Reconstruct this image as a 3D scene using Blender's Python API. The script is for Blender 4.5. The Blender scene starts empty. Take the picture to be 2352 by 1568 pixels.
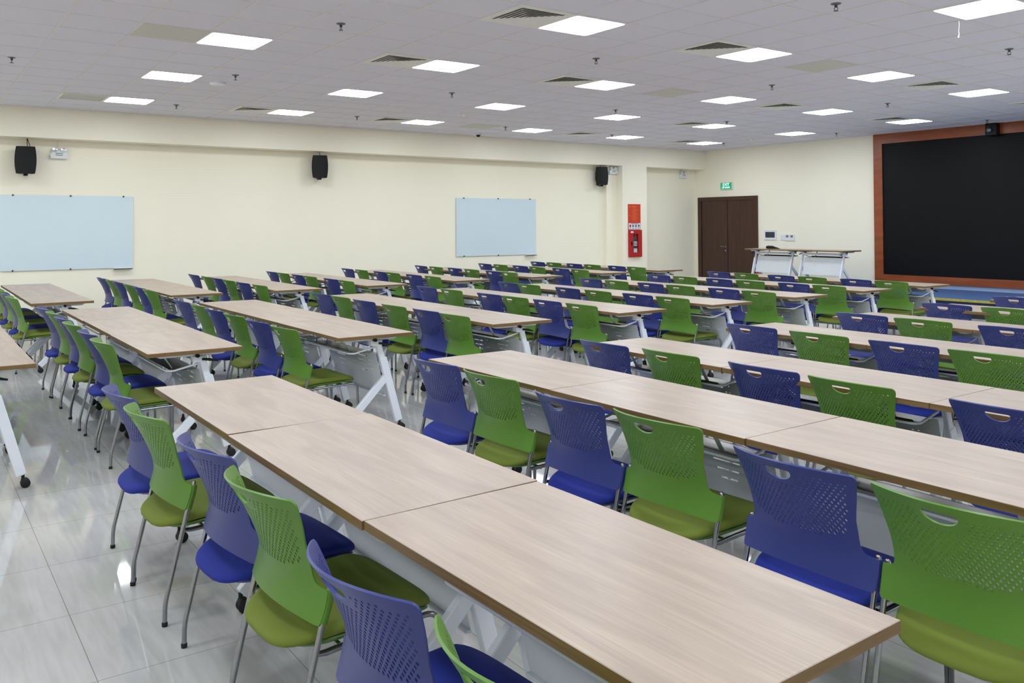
import bpy, math, random
from math import sin, cos, pi, sqrt
from mathutils import Vector, Matrix
from mathutils.geometry import delaunay_2d_cdt
random.seed(7)
S = bpy.context.scene
C = bpy.data.collections.new('room'); S.collection.children.link(C)

# ---------------------------------------------------------------- camera
CAM = Vector((6.0, -12.0, 1.5519)); YAW, PIT, ROL = 0.95464, 0.017495, -0.0049213
cd = bpy.data.cameras.new('camera'); cam = bpy.data.objects.new('camera', cd); C.objects.link(cam)
cd.sensor_width = 36.0; cd.lens = 36.0 * 1972.41 / 2352.0; cd.shift_y = -302.4 / 2352.0
cd.clip_start = 0.05; cd.clip_end = 100
fw = Vector((-sin(YAW) * cos(PIT), cos(YAW) * cos(PIT), sin(PIT)))
rt = Vector((cos(YAW), sin(YAW), 0)); up = rt.cross(fw)
r2 = rt * cos(ROL) + up * sin(ROL); u2 = -rt * sin(ROL) + up * cos(ROL)
m = Matrix((r2, u2, -fw)).transposed().to_4x4(); m.translation = CAM
cam.matrix_world = m
S.camera = cam
# ---------------------------------------------------------------- world, lamps, exposure
LAMP = 9.0                      # strength of the ceiling panels
LAMP_COL = (0.885, 0.95, 1.0)
S.view_settings.view_transform = 'Standard'; S.view_settings.look = 'None'
S.view_settings.gamma = 1.0; S.view_settings.use_curve_mapping = False
S.view_settings.exposure = 1.25
W = bpy.data.worlds.new('world'); S.world = W; W.use_nodes = True
W.node_tree.nodes['Background'].inputs[0].default_value = (0.5, 0.55, 0.6, 1)
W.node_tree.nodes['Background'].inputs[1].default_value = 0.15

# ---------------------------------------------------------------- dimensions
XW, YS, H = -9.06, 4.349, 3.365       # side wall, screen wall, ceiling
XB, ZB = -8.715, 2.906                # beam face and beam underside
XR, YR = 9.0, -15.8                   # far sides behind the camera
LX0, LY0 = -7.185, -9.378             # first ceiling lamp, pitch 2.4 m
LT, DT, HT = 1.185, 0.60, 0.75        # table

# ---------------------------------------------------------------- helpers
def lin(c):
    c = c / 255.0
    return c / 12.92 if c <= 0.04045 else ((c + 0.055) / 1.055) ** 2.4
def rgb(r, g, b): return (lin(r), lin(g), lin(b), 1)
def mat(name, col, rough=0.5, metal=0.0, spec=0.5, noise=0.0, nscale=30, bump=0.0, bscale=200, emit=None, coat=0.0):
    M = bpy.data.materials.new(name); M.use_nodes = True
    nt = M.node_tree; b = nt.nodes['Principled BSDF']
    b.inputs['Base Color'].default_value = col; b.inputs['Roughness'].default_value = rough
    b.inputs['Metallic'].default_value = metal; b.inputs['Specular IOR Level'].default_value = spec
    b.inputs['Coat Weight'].default_value = coat
    if noise or bump:
        tc = nt.nodes.new('ShaderNodeTexCoord')
    if noise:
        n = nt.nodes.new('ShaderNodeTexNoise'); n.inputs['Scale'].default_value = nscale; n.inputs['Detail'].default_value = 4
        nt.links.new(tc.outputs['Object'], n.inputs['Vector'])
        mx = nt.nodes.new('ShaderNodeMix'); mx.data_type = 'RGBA'
        mx.inputs[6].default_value = tuple(max(0, c * (1 - noise)) for c in col[:3]) + (1,)
        mx.inputs[7].default_value = tuple(min(1, c * (1 + noise)) for c in col[:3]) + (1,)
        nt.links.new(n.outputs[0], mx.inputs[0]); nt.links.new(mx.outputs[2], b.inputs['Base Color'])
    if bump:
        n2 = nt.nodes.new('ShaderNodeTexNoise'); n2.inputs['Scale'].default_value = bscale; n2.inputs['Detail'].default_value = 2
        nt.links.new(tc.outputs['Object'], n2.inputs['Vector'])
        bp = nt.nodes.new('ShaderNodeBump'); bp.inputs['Strength'].default_value = bump; bp.inputs['Distance'].default_value = 0.002
        nt.links.new(n2.outputs[0], bp.inputs['Height']); nt.links.new(bp.outputs[0], b.inputs['Normal'])
    if emit:
        b.inputs['Emission Color'].default_value = emit[0] + (1,) if len(emit[0]) == 3 else emit[0]
        b.inputs['Emission Strength'].default_value = emit[1]
    return M

def wood(name, c1, c2, c3, scale=(1.0, 9.0, 9.0), rough=0.38, streak=0.5, world=False):
    M = bpy.data.materials.new(name); M.use_nodes = True; nt = M.node_tree; b = nt.nodes['Principled BSDF']
    tc = nt.nodes.new('ShaderNodeTexCoord'); oi = nt.nodes.new('ShaderNodeObjectInfo')
    ad = nt.nodes.new('ShaderNodeVectorMath'); ad.operation = 'ADD'
    ml = nt.nodes.new('ShaderNodeVectorMath'); ml.operation = 'SCALE'; ml.inputs['Scale'].default_value = 0.0 if world else 37.0
    cb = nt.nodes.new('ShaderNodeCombineXYZ')
    for i in range(3): nt.links.new(oi.outputs['Random'], cb.inputs[i])
    nt.links.new(cb.outputs[0], ml.inputs[0]); nt.links.new(tc.outputs['Object'], ad.inputs[0]); nt.links.new(ml.outputs[0], ad.inputs[1])
    def nz(sc, scale_, det, dist):
        mp = nt.nodes.new('ShaderNodeMapping'); mp.inputs['Scale'].default_value = sc
        nt.links.new(ad.outputs[0], mp.inputs['Vector'])
        n = nt.nodes.new('ShaderNodeTexNoise'); n.inputs['Scale'].default_value = scale_; n.inputs['Detail'].default_value = det
        n.inputs['Distortion'].default_value = dist
        nt.links.new(mp.outputs[0], n.inputs['Vector']); return n
    a = nz(scale, 1.5, 5, 0.6); f = nz((scale[0] * 1.5, scale[1] * 9, scale[2] * 9), 2.0, 3, 0.1)
    r1 = nt.nodes.new('ShaderNodeValToRGB'); e = r1.color_ramp.elements
    e[0].position = 0.36; e[0].color = c2; e[1].position = 0.60; e[1].color = c1
    nt.links.new(a.outputs[0], r1.inputs[0])
    r2_ = nt.nodes.new('ShaderNodeMapRange'); r2_.inputs[1].default_value = 0.35; r2_.inputs[2].default_value = 0.7
    r2_.inputs[3].default_value = 0.0; r2_.inputs[4].default_value = streak
    nt.links.new(f.outputs[0], r2_.inputs[0])
    mx = nt.nodes.new('ShaderNodeMix'); mx.data_type = 'RGBA'
    nt.links.new(r2_.outputs[0], mx.inputs[0]); nt.links.new(r1.outputs[0], mx.inputs[6]); mx.inputs[7].default_value = c3
    nt.links.new(mx.outputs[2], b.inputs['Base Color']); b.inputs['Roughness'].default_value = rough
    return M

def mesh(name, V, F, mats, mi=None, smooth=None):
    me = bpy.data.meshes.new(name); me.from_pydata([tuple(v) for v in V], [], F)
    for mm in (mats if isinstance(mats, (list, tuple)) else [mats]): me.materials.append(mm)
    if mi: me.polygons.foreach_set('material_index', mi)
    me.update()
    if smooth is not None:
        me.polygons.foreach_set('use_smooth', [True] * len(me.polygons))
        if smooth < 180:
            me.set_sharp_from_angle(angle=math.radians(smooth))
    return me

class MB:
    "collects shapes into one mesh"
    def __init__(s): s.V = []; s.F = []; s.I = []
    def add(s, V, F, mi=0, M=None):
        o = len(s.V); s.V += [tuple((M @ Vector(v)) if M else v) for v in V]
        s.F += [tuple(i + o for i in f) for f in F]; s.I += [mi] * len(F); return s
    def box(s, x0, y0, z0, x1, y1, z1, mi=0, M=None, bev=0.0):
        if bev > 0:
            b = min(bev, (x1 - x0) / 2.01, (y1 - y0) / 2.01, (z1 - z0) / 2.01)
            V = []
            for z, k in ((z0, b), (z0 + b, 0), (z1 - b, 0), (z1, b)):
                # octagonal ring
                V += [(x0 + k + b * (0 if k else 1), y0 + k, z), (x1 - k - b * (0 if k else 1), y0 + k, z), (x1 - k, y0 + k + b * (0 if k else 1), z), (x1 - k, y1 - k - b * (0 if k else 1), z),
                      (x1 - k - b * (0 if k else 1), y1 - k, z), (x0 + k + b * (0 if k else 1), y1 - k, z), (x0 + k, y1 - k - b * (0 if k else 1), z), (x0 + k, y0 + k + b * (0 if k else 1), z)]
            F = [tuple(range(7, -1, -1)), tuple(range(24, 32))]
            for r in range(3):
                for i in range(8):
                    j = (i + 1) % 8; F.append((r * 8 + i, r * 8 + j, r * 8 + 8 + j, r * 8 + 8 + i))
            return s.add(V, F, mi, M)
        V = [(x0, y0, z0), (x1, y0, z0), (x1, y1, z0), (x0, y1, z0), (x0, y0, z1), (x1, y0, z1), (x1, y1, z1), (x0, y1, z1)]
        F = [(3, 2, 1, 0), (4, 5, 6, 7), (0, 1, 5, 4), (1, 2, 6, 5), (2, 3, 7, 6), (3, 0, 4, 7)]
        return s.add(V, F, mi, M)
    def beam(s, a, b, wx, wy, mi=0, side=Vector((1, 0, 0)), bev=0.004):
        a = Vector(a); b = Vector(b); d = b - a; L = d.length; z = d.normalized()
        x = (side - z * side.dot(z)).normalized(); y = z.cross(x)
        M = Matrix((x, y, z)).transposed().to_4x4(); M.translation = a
        return s.box(-wx / 2, -wy / 2, 0, wx / 2, wy / 2, L, mi, M, bev)
    def tube(s, P, r, n=10, mi=0, caps=True):
        P = [Vector(p) for p in P]; o = len(s.V); V = []; F = []
        up_ = Vector((0.13, 0.27, 1)).normalized(); pr = None
        for i, p in enumerate(P):
            t = (P[min(i + 1, len(P) - 1)] - P[max(i - 1, 0)]).normalized()
            if pr is None: pr = t.cross(up_ if abs(t.dot(up_)) < .95 else Vector((1, 0, 0))).normalized()
            pr = (pr - t * pr.dot(t)).normalized(); q = t.cross(pr)
            rr = r[i] if isinstance(r, (list, tuple)) else r
            V += [p + (pr * cos(2 * pi * k / n) + q * sin(2 * pi * k / n)) * rr for k in range(n)]
        for i in range(len(P) - 1):
            for k in range(n):
                j = (k + 1) % n; F.append((i * n + k, i * n + j, i * n + n + j, i * n + n + k))
        if caps: F.append(tuple(range(n - 1, -1, -1))); F.append(tuple(range((len(P) - 1) * n, len(P) * n)))
        return s.add(V, F, mi)
    def lathe(s, prof, n=24, mi=0, M=None):
        V = []; F = []
        for (r, z) in prof: V += [(max(r, 1e-4) * cos(2 * pi * k / n), max(r, 1e-4) * sin(2 * pi * k / n), z) for k in range(n)]
        for i in range(len(prof) - 1):
            for k in range(n):
                j = (k + 1) % n; F.append((i * n + k, i * n + j, i * n + n + j, i * n + n + k))
        F.append(tuple(range(n - 1, -1, -1))); F.append(tuple(range((len(prof) - 1) * n, len(prof) * n)))
        return s.add(V, F, mi, M)
    def prism(s, P, z0, z1, mi=0, M=None):
        n = len(P); V = [(x, y, z0) for x, y in P] + [(x, y, z1) for x, y in P]
        F = [tuple(range(n - 1, -1, -1)), tuple(range(n, 2 * n))] + [(i, (i + 1) % n, n + (i + 1) % n, n + i) for i in range(n)]
        return s.add(V, F, mi, M)
    def mesh(s, name, mats, smooth=None): return mesh(name, s.V, s.F, mats, s.I, smooth)

def put(name, me, parent=None, loc=(0, 0, 0), label=None):
    o = bpy.data.objects.new(name, me); C.objects.link(o); o.location = loc
    if parent: o.parent = parent
    if label: o['label'] = label
    return o
def thing(name, label, cat, loc=(0, 0, 0), rz=0.0, group=None, me=None):
    o = bpy.data.objects.new(name, me); C.objects.link(o); o.location = loc; o.rotation_euler = (0, 0, rz)
    if me is None: o.empty_display_size = 0.1
    o['label'] = label; o['category'] = cat
    if group: o['group'] = group
    return o
def struct(name, me, parent=None, loc=(0, 0, 0)):
    o = put(name, me, parent, loc)
    if not parent: o['kind'] = 'structure'
    return o
def dup(root, loc, rz=0.0, label=None, group=None):
    r = root.copy(); C.objects.link(r); r.location = loc; r.rotation_euler = (0, 0, rz)
    if label: r['label'] = label
    if group: r['group'] = group
    for ch in root.children:
        c = ch.copy(); C.objects.link(c); c.parent = r
        for g in ch.children:
            d = g.copy(); C.objects.link(d); d.parent = c
    return r
def rrect(w, h, r, n=5):
    P = []
    for cx, cy, a in ((w / 2 - r, -h / 2 + r, -90), (w / 2 - r, h / 2 - r, 0), (-w / 2 + r, h / 2 - r, 90), (-w / 2 + r, -h / 2 + r, 180)):
        for k in range(n + 1):
            t = math.radians(a + 90 * k / n); P.append((cx + r * cos(t), cy + r * sin(t)))
    return P
def text_mesh(s, size, M_, depth=0.001, width=None):
    cu = bpy.data.curves.new('lettering', 'FONT'); cu.body = s; cu.size = size; cu.extrude = depth; cu.align_x = 'CENTER'; cu.align_y = 'CENTER'
    to = bpy.data.objects.new('lettering_tmp', cu); me = bpy.data.meshes.new_from_object(to)
    bpy.data.objects.remove(to); me.materials.clear(); me.materials.append(M_)
    if width and len(me.vertices):
        xs = [v.co.x for v in me.vertices]; k = width / (max(xs) - min(xs))
        for v in me.vertices: v.co.x *= k
    return me

# ---------------------------------------------------------------- materials
M_wall = mat('cream_wall_paint', rgb(252, 247, 228), 0.6, noise=0.015, nscale=3, bump=0.05, bscale=300)
M_ceil = mat('ceiling_tile', rgb(228, 227, 238), 0.9, noise=0.02, nscale=60, bump=0.15, bscale=400)
M_tbar = mat('ceiling_bar_white', rgb(228, 224, 226), 0.5)
M_lamp = mat('lamp_diffuser', rgb(255, 255, 255), 0.5, emit=(LAMP_COL, LAMP))
M_lampframe = mat('lamp_frame', rgb(235, 238, 240), 0.4)
M_vent = mat('vent_white', rgb(238, 238, 232), 0.5)
M_ventdk = mat('vent_void', rgb(176, 176, 172), 0.9)
M_solid = mat('access_panel', rgb(212, 212, 203), 0.7, noise=0.04, nscale=20)
M_gblue = mat('back_plastic_blue', rgb(46, 56, 127), 0.38, noise=0.03, nscale=90, bump=0.03, bscale=500)
M_ggreen = mat('back_plastic_green', rgb(86, 132, 38), 0.38, noise=0.03, nscale=90, bump=0.03, bscale=500)
M_sblue = mat('seat_fabric_blue', rgb(22, 42, 140), 0.85, noise=0.06, nscale=250, bump=0.2, bscale=900)
M_sgreen = mat('seat_fabric_olive', rgb(112, 126, 44), 0.85, noise=0.06, nscale=250, bump=0.2, bscale=900)
M_chrome = mat('chrome_tube', rgb(150, 152, 157), 0.13, metal=1.0)
M_rubber = mat('black_rubber', rgb(14, 14, 15), 0.6)
M_white = mat('white_powder_coat', rgb(232, 237, 247), 0.42)
M_pan = mat('panel_sheet_metal', rgb(224, 229, 236), 0.4)
M_tray = mat('perforated_tray_steel', rgb(92, 84, 72), 0.25, metal=0.6)
M_black = mat('black_plastic', rgb(9, 9, 11), 0.5, spec=0.3)
M_top = wood('pale_oak_laminate', rgb(182, 164, 148), rgb(165, 147, 134), rgb(155, 136, 121), (1.5, 9.0, 9.0), 0.36, 0.5)
M_edge = wood('oak_edge_band', rgb(134, 105, 62), rgb(112, 87, 47), rgb(90, 68, 38), (1.2, 1.2, 40), 0.5, 0.6)
M_door = wood('dark_brown_door_wood', rgb(74, 44, 31), rgb(60, 35, 24), rgb(50, 30, 21), (12, 12, 0.7), 0.4, 0.5)
M_frame = wood('orange_brown_frame_wood', rgb(158, 82, 44), rgb(138, 68, 33), rgb(120, 58, 29), (1.0, 8, 8), 0.35, 0.4)
M_led = mat('led_wall_black', rgb(6, 7, 10), 0.55, spec=0.2, noise=0.1, nscale=400)
M_glass = mat('whiteboard_glass', rgb(216, 233, 242), 0.15, spec=0.5)
M_stud = mat('board_stud_metal', rgb(90, 90, 85), 0.3, metal=0.8)
M_wplast = mat('white_plastic', rgb(232, 234, 238), 0.35)
M_grey = mat('grey_plastic', rgb(110, 116, 122), 0.4)
M_dkglass = mat('dark_screen_glass', rgb(50, 60, 74), 0.2)
M_reflector = mat('lamp_reflector', rgb(215, 220, 225), 0.2, metal=0.6)
M_red = mat('red_cabinet_paint', rgb(176, 18, 22), 0.35)
M_orange = mat('red_orange_notice', rgb(206, 62, 34), 0.5)
M_yellow = mat('notice_lettering', rgb(235, 128, 60), 0.6)
M_pict = mat('pictogram_grey', rgb(110, 105, 130), 0.6)
M_green = mat('exit_green', rgb(28, 140, 84), 0.4, emit=(rgb(20, 140, 80)[:3], 0.35))
M_exitw = mat('exit_white', rgb(200, 230, 255), 0.4, emit=(rgb(190, 220, 255)[:3], 0.75))
M_carpet = mat('blue_stage_carpet', rgb(62, 92, 140), 0.95, noise=0.15, nscale=300, bump=0.3, bscale=600)
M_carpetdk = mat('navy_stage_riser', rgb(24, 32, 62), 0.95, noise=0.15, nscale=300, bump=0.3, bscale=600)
M_skirt = mat('pale_blue_skirting', rgb(168, 188, 222), 0.4)
M_nose = mat('yellow_step_edge', rgb(170, 160, 70), 0.6, noise=0.4, nscale=25)
M_smoke = mat('extinguisher_label', rgb(190, 195, 198), 0.4)
M_cyl = mat('dark_cylinder', rgb(52, 52, 50), 0.4)

# polished porcelain floor
M_floor = bpy.data.materials.new('polished_floor_tile'); M_floor.use_nodes = True
nt = M_floor.node_tree; b = nt.nodes['Principled BSDF']; tc = nt.nodes.new('ShaderNodeTexCoord')
mp = nt.nodes.new('ShaderNodeMapping'); mp.inputs['Location'].default_value = (-1.535, 11.45, 0)
mp.vector_type = 'POINT'; nt.links.new(tc.outputs['Object'], mp.inputs[0])
br = nt.nodes.new('ShaderNodeTexBrick'); br.offset = 0.0; br.inputs['Scale'].default_value = 1.0
br.inputs['Brick Width'].default_value = 0.612; br.inputs['Row Height'].default_value = 0.612; br.inputs['Mortar Size'].default_value = 0.0016
br.inputs['Mortar Smooth'].default_value = 0.1; br.inputs['Bias'].default_value = 0
br.inputs['Color1'].default_value = rgb(194, 192, 190); br.inputs['Color2'].default_value = rgb(189, 187, 185); br.inputs['Mortar'].default_value = rgb(140, 136, 132)
nt.links.new(mp.outputs[0], br.inputs['Vector'])
mp2 = nt.nodes.new('ShaderNodeMapping'); mp2.inputs['Scale'].default_value = (2.5, 22, 1); nt.links.new(tc.outputs['Object'], mp2.inputs[0])
ns = nt.nodes.new('ShaderNodeTexNoise'); ns.inputs['Scale'].default_value = 1.4; ns.inputs['Detail'].default_value = 6; ns.inputs['Distortion'].default_value = 0.4
nt.links.new(mp2.outputs[0], ns.inputs['Vector'])
mr = nt.nodes.new('ShaderNodeMapRange'); mr.inputs[3].default_value = 0.90; mr.inputs[4].default_value = 1.06
mr.inputs[1].default_value = 0.3; mr.inputs[2].default_value = 0.7
nt.links.new(ns.outputs[0], mr.inputs[0])
hs = nt.nodes.new('ShaderNodeHueSaturation'); nt.links.new(br.outputs[0], hs.inputs['Color']); nt.links.new(mr.outputs[0], hs.inputs['Value'])
nt.links.new(hs.outputs[0], b.inputs['Base Color']); b.inputs['Roughness'].default_value = 0.045; b.inputs['Specular IOR Level'].default_value = 0.65

# ---------------------------------------------------------------- the room shell
struct('floor', MB().box(XW - .2, YR - .2, -0.1, XR + .2, YS + .2, 0).mesh('floor', M_floor))
cl = MB().box(XW - .2, YR - .2, H, XR + .2, YS + .2, H + .1)
x = LX0 - .3 - 1.2
while x < XR:
    if x > XB: cl.box(x - .011, YR, H - .004, x + .011, YS, H, 1)
    x += .6
y = LY0 - .3 - 6.0
while y < YS:
    cl.box(XB, y - .011, H - .0045, XR, y + .011, H, 1)
    y += .6
struct('ceiling', cl.mesh('ceiling', [M_ceil, M_tbar]))
struct('wall_left', MB().box(XW - .2, YR - .2, 0, XW, YS + .2, H).mesh('wall_left', M_wall))
struct('wall_front', MB().box(XW, YS, 0, XR + .2, YS + .2, H).mesh('wall_front', M_wall))
struct('wall_right', MB().box(XR, YR - .2, 0, XR + .2, YS, H).mesh('wall_right', M_wall))
struct('wall_back', MB().box(XW, YR - .2, 0, XR, YR, H).mesh('wall_back', M_wall))
struct('trim_1', MB().box(XW, YR, ZB, XB, YS, H - .001).mesh('ceiling_beam', M_wall))          # beam along the wall
struct('trim_2', MB().box(XW, 1.55, 0, XB + .001, 2.325, ZB).mesh('column', M_wall))            # column under the beam
struct('trim_3', MB().box(XW, 1.25, 0, -8.93, 1.55, ZB).mesh('pilaster', M_wall))               # shallow pilaster
struct('baseboard_left', MB().box(XW, YR, 0, XW + .012, YS, .09).mesh('baseboard', M_solid))

# door in the screen wall
dr = struct('door_1', MB().box(-8.86, YS - .012, 0, -7.19, YS + .02, 2.13).mesh('door_recess', M_black))
fr = MB(); fr.box(-8.93, YS - .05, 0, -8.82, YS, 2.21); fr.box(-7.2, YS - .05, 0, -7.10, YS, 2.21); fr.box(-8.82, YS - .05, 2.12, -7.2, YS, 2.21)
struct('door_frame', fr.mesh('door_frame', M_door), dr)
for x0, x1 in ((-8.82, -8.0), (-7.99, -7.2)):
    lf = struct('door_leaf', MB().box(x0 + .003, YS - .03, .01, x1 - .003, YS - .012, 2.12, bev=.003).mesh('door_leaf', M_door), dr)
    if x0 < -8.5:
        hd = MB(); hd.lathe([(.024, 0), (.024, .012)], 16, M=Matrix.Translation((-8.05, YS - .03, 1.0)) @ Matrix.Rotation(pi / 2, 4, 'X'))
        hd.tube([(-8.05, YS - .04, 1.0), (-8.05, YS - .08, 1.0), (-8.08, YS - .085, 1.0), (-8.17, YS - .085, 1.0)], .009)
        hd.lathe([(.022, 0), (.022, .014)], 16, M=Matrix.Translation((-8.05, YS - .03, .90)) @ Matrix.Rotation(pi / 2, 4, 'X'))
        struct('door_handle', hd.mesh('door_handle', M_chrome, 40), lf)

# stage (raised platform)
STZ, STY, STX = 0.28, 2.28, -6.75
st = struct('floor_stage', MB().box(STX, STY, 0, XR, YS, STZ).mesh('stage', M_carpet))
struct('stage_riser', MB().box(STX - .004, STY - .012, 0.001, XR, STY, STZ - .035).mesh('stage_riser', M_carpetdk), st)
struct('stage_nosing', MB().box(STX - .006, STY - .016, STZ - .035, XR, STY + .012, STZ + .004).mesh('stage_nosing', M_nose), st)
struct('trim_4', MB().box(-4.1, YS - .03, STZ, XR, YS, .372).mesh('skirting', M_skirt))

# ---------------------------------------------------------------- ceiling lamps
def lamp_meshes():
    P = rrect(.572, .572, .035, 6); n = len(P); Q = rrect(.594, .594, .012, 6)
    d = mesh('lamp_diffuser', [(x, y, 0) for x, y in P], [tuple(range(n - 1, -1, -1))], M_lamp)
    V = [(x, y, -.001) for x, y in P] + [(x, y, -.001) for x, y in Q] + [(x, y, .006) for x, y in Q]
    F = []
    for i in range(n):
        j = (i + 1) % n; F += [(i, n + i, n + j, j), (n + i, 2 * n + i, 2 * n + j, n + j)]
    return d, mesh('lamp_frame', V, F, M_lampframe)
dm, fm = lamp_meshes()
NAMES = ['first', 'second', 'third', 'fourth', 'fifth', 'sixth', 'seventh', 'eighth', 'ninth']
def visible(P, mx=1.02):
    d = Vector(P) - CAM; z = d.dot(fw)
    if z < .2: return False
    u = 1176 + 1972.41 * d.dot(r2) / z; v = 784 - 302.4 - 1972.41 * d.dot(u2) / z
    return -60 < u < 2412 and -60 < v < 1628
for i in range(7):
    for j in range(-2, 6):
        px, py = LX0 + 2.4 * i, LY0 + 2.4 * j
        if visible((px, py, H)):
            lb = 'square white ceiling light panel, %s from the whiteboard wall in the %s file counted from the back' % (NAMES[i], NAMES[j])
            lb = 'square ceiling light, %s out from whiteboard wall, %s counting toward the screen' % (NAMES[i], NAMES[j])
        else: lb = 'square ceiling light panel over the seating area outside the picture'
        t = thing('ceiling_light', lb, 'ceiling light', (px, py, H - .010), 0, 'ceiling light panels outside the picture' if 'outside' in lb else 'square ceiling light panels')
        put('diffuser', dm, t); put('light_frame', fm, t)

# vents and access panels
def vent_mesh():
    m = MB(); F0 = .297
    m.box(-F0, -F0, -.004, F0, F0, -.002, 1)
    def ring(a, b_, za, zb):
        V = [(-a, -a, za), (a, -a, za), (a, a, za), (-a, a, za), (-b_, -b_, zb), (b_, -b_, zb), (b_, b_, zb), (-b_, b_, zb)]
        m.add(V, [(i, 4 + i, 4 + (i + 1) % 4, (i + 1) % 4) for i in range(4)], 0)
        pass
    ring(.297, .262, -.016, -.016); ring(.297, .297, -.016, 0)
    a = .262
    for k in range(6):
        ring(a, a - .034, -.016, -.006); a -= .041
    m.box(-a - .004, -a - .004, -.018, a + .004, a + .004, -.015, 0)
    return m.mesh('vent', [M_vent, M_ventdk])
vm = vent_mesh()
vents = [(2, 0, 'second'), ]
def at_grid(px, py): return (px, py, H)
VL = [((.015, -7.578), 'large louvred ceiling vent at the top centre beside a bright light'),
      ((-2.385, -7.578), 'louvred ceiling vent left of centre, beside the light above middle tables'),
      ((-2.385, -5.178), 'louvred ceiling vent in the middle of the ceiling beside a light'),
      ((.015, -5.178), 'louvred ceiling vent right of centre next to a large light'),
      ((.015, -.978), 'louvred ceiling vent near the right edge, a tile left of a light'),
      ((-2.385, -.978), 'small louvred ceiling vent above the door, between two lights'),
      ((-2.385, 2.022), 'ceiling vent beside the last light before the black screen'),
      ((-7.185, -7.578), 'small louvred vent near wall beam, left of second light'),
      ((-7.185, -5.178), 'thin looking ceiling vent by the beam, left of third light'),
      ((-7.185, -.978), 'faint ceiling vent by the beam between two far lights'),
      ((-7.185, 2.022), 'farthest ceiling vent, beside last light near the room corner'),
      ((-4.785, -.378), 'ceiling vent just left of a far light above the fire cabinet'),
      ((.015, 2.022), 'ceiling vent above the black screen at the right edge')]
for k, (q, lb) in enumerate(VL):
    thing('ceiling_vent', lb, 'vent', (q[0], q[1], H), 0, 'square louvred ceiling vents', vm)
pm = MB().box(-.292, -.292, -.008, .292, .292, 0, 0).box(-.297, -.297, -.003, .297, .297, 0, 1).mesh('access_panel', [M_solid, M_tbar])
for q, lb in (((-2.385, -9.978), 'plain grey ceiling panel left of the nearest left light'), ((-2.385, -3.378), 'faint grey ceiling panel in mid ceiling left of a light'),
              ((.015, -3.378), 'plain grey ceiling panel between two lights on the right'), ((-7.185, -3.378), 'plain grey ceiling panel near the beam above second whiteboard')):
    thing('ceiling_access_panel', lb, 'ceiling panel', (q[0], q[1], H), 0, 'plain grey ceiling panels', pm)
g = MB(); g.box(-.297, -.297, -.003, .297, .297, 0, 1)
for s_ in (-1, 1):
    g.box(-.297, min(s_ * .27, s_ * .297), -.014, .297, max(s_ * .27, s_ * .297), -.003); g.box(min(s_ * .27, s_ * .297), -.27, -.014, max(s_ * .27, s_ * .297), .27, -.003)
for k in range(22): g.box(-.265 + k * .0245, -.27, -.0075, -.265 + k * .0245 + .009, .27, -.004)
thing('return_air_grille', 'dark slatted return air grille beside leftmost far light', 'vent', (-7.185, -9.978, H), 0, None, g.mesh('grille', [M_vent, mat('grille_void', rgb(40, 40, 40), 0.9)]))

# sprinklers
def spr():
    d = MB().lathe([(.042, 0), (.042, -.004), (.03, -.01), (.012, -.012)], 20).mesh('escutcheon', M_grey, 40)
    s = MB(); s.lathe([(.012, -.01), (.012, -.03), (.007, -.034)], 12); s.tube([(.012, 0, -.03), (.018, 0, -.045), (.006, 0, -.06)], .003, 6); s.tube([(-.012, 0, -.03), (-.018, 0, -.045), (-.006, 0, -.06)], .003, 6)
    s.lathe([(.006, -.056), (.02, -.06), (.02, -.063), (.004, -.064)], 14)
    return d, s.mesh('sprinkler_head', M_stud, 40)
sd, sh = spr()
SP = [(-4.524, -11.073), (-1.15, -8.809), (-4.296, -8.764), (-7.3, -8.699), (-1.099, -5.837), (-4.058, -5.878), (-7.097, -5.87), (1.788, -5.729), (-1.18, -2.736), (1.707, -2.581), (-4.126, -2.808), (-7.007, -2.928), (-7.003, -.3), (-1.3, .15), (-4.2, -.1), (-4.3, 3.3), (-7.0, 3.05), (-1.5, 3.6)]
SPL = ['at the far left edge of ceiling', 'nearest, at top left of centre', 'between two left lights near round detector', 'beside the far left light by the beam', 'in the middle of ceiling above second board', 'above the middle of the whiteboard wall', 'near beam between first and second lights', 'at the top edge, right of centre', 'right of centre beside a grey panel', 'near the right edge of the ceiling', 'touching top of a far central light', 'by the beam left of fourth light', 'by the beam left of fifth light', 'on the right between two far lights', 'just above a far light over the column', 'above the door, right of last lights', 'near the room corner by last light', 'in front of the black screen top']
for q, l_ in zip(SP, SPL):
    t = thing('sprinkler', 'small ceiling sprinkler ' + l_, 'sprinkler', (q[0], q[1], H), 0, 'ceiling sprinklers'); put('escutcheon', sd, t); put('sprinkler_head', sh, t)
dm2 = MB().lathe([(.10, 0), (.10, -.012), (.09, -.03), (.05, -.038)], 28).mesh('disc', M_wplast, 40)
thing('ceiling_access_point', 'flat round white disc on the ceiling near left lights', 'detector', (-4.95, -8.78, H), 0, None, dm2)
dt = MB().lathe([(.055, 0), (.055, -.02), (.035, -.03), (.03, -.055), (.01, -.058)], 20).mesh('smoke_detector', M_vent, 40)
thing('smoke_detector', 'small beige smoke detector near centre, left of third far light', 'detector', (-5.8, -4.6, H), 0, 'smoke detectors', dt)
thing('smoke_detector', 'small smoke detector near the corner above the door', 'detector', (-5.95, 2.7, H), 0, 'smoke detectors', dt)
t = thing('dome_camera', 'tiny dark dome camera under ceiling edge of the beam', 'camera', (-8.2, -2.75, H))
put('mount', MB().lathe([(.06, 0), (.06, -.03), (.05, -.035)], 20).mesh('mount', M_wplast, 40), t)
put('dome', MB().lathe([(.042, -.035), (.04, -.055), (.025, -.072), (.005, -.078)], 20).mesh('dome', M_black, 60), t)
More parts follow.
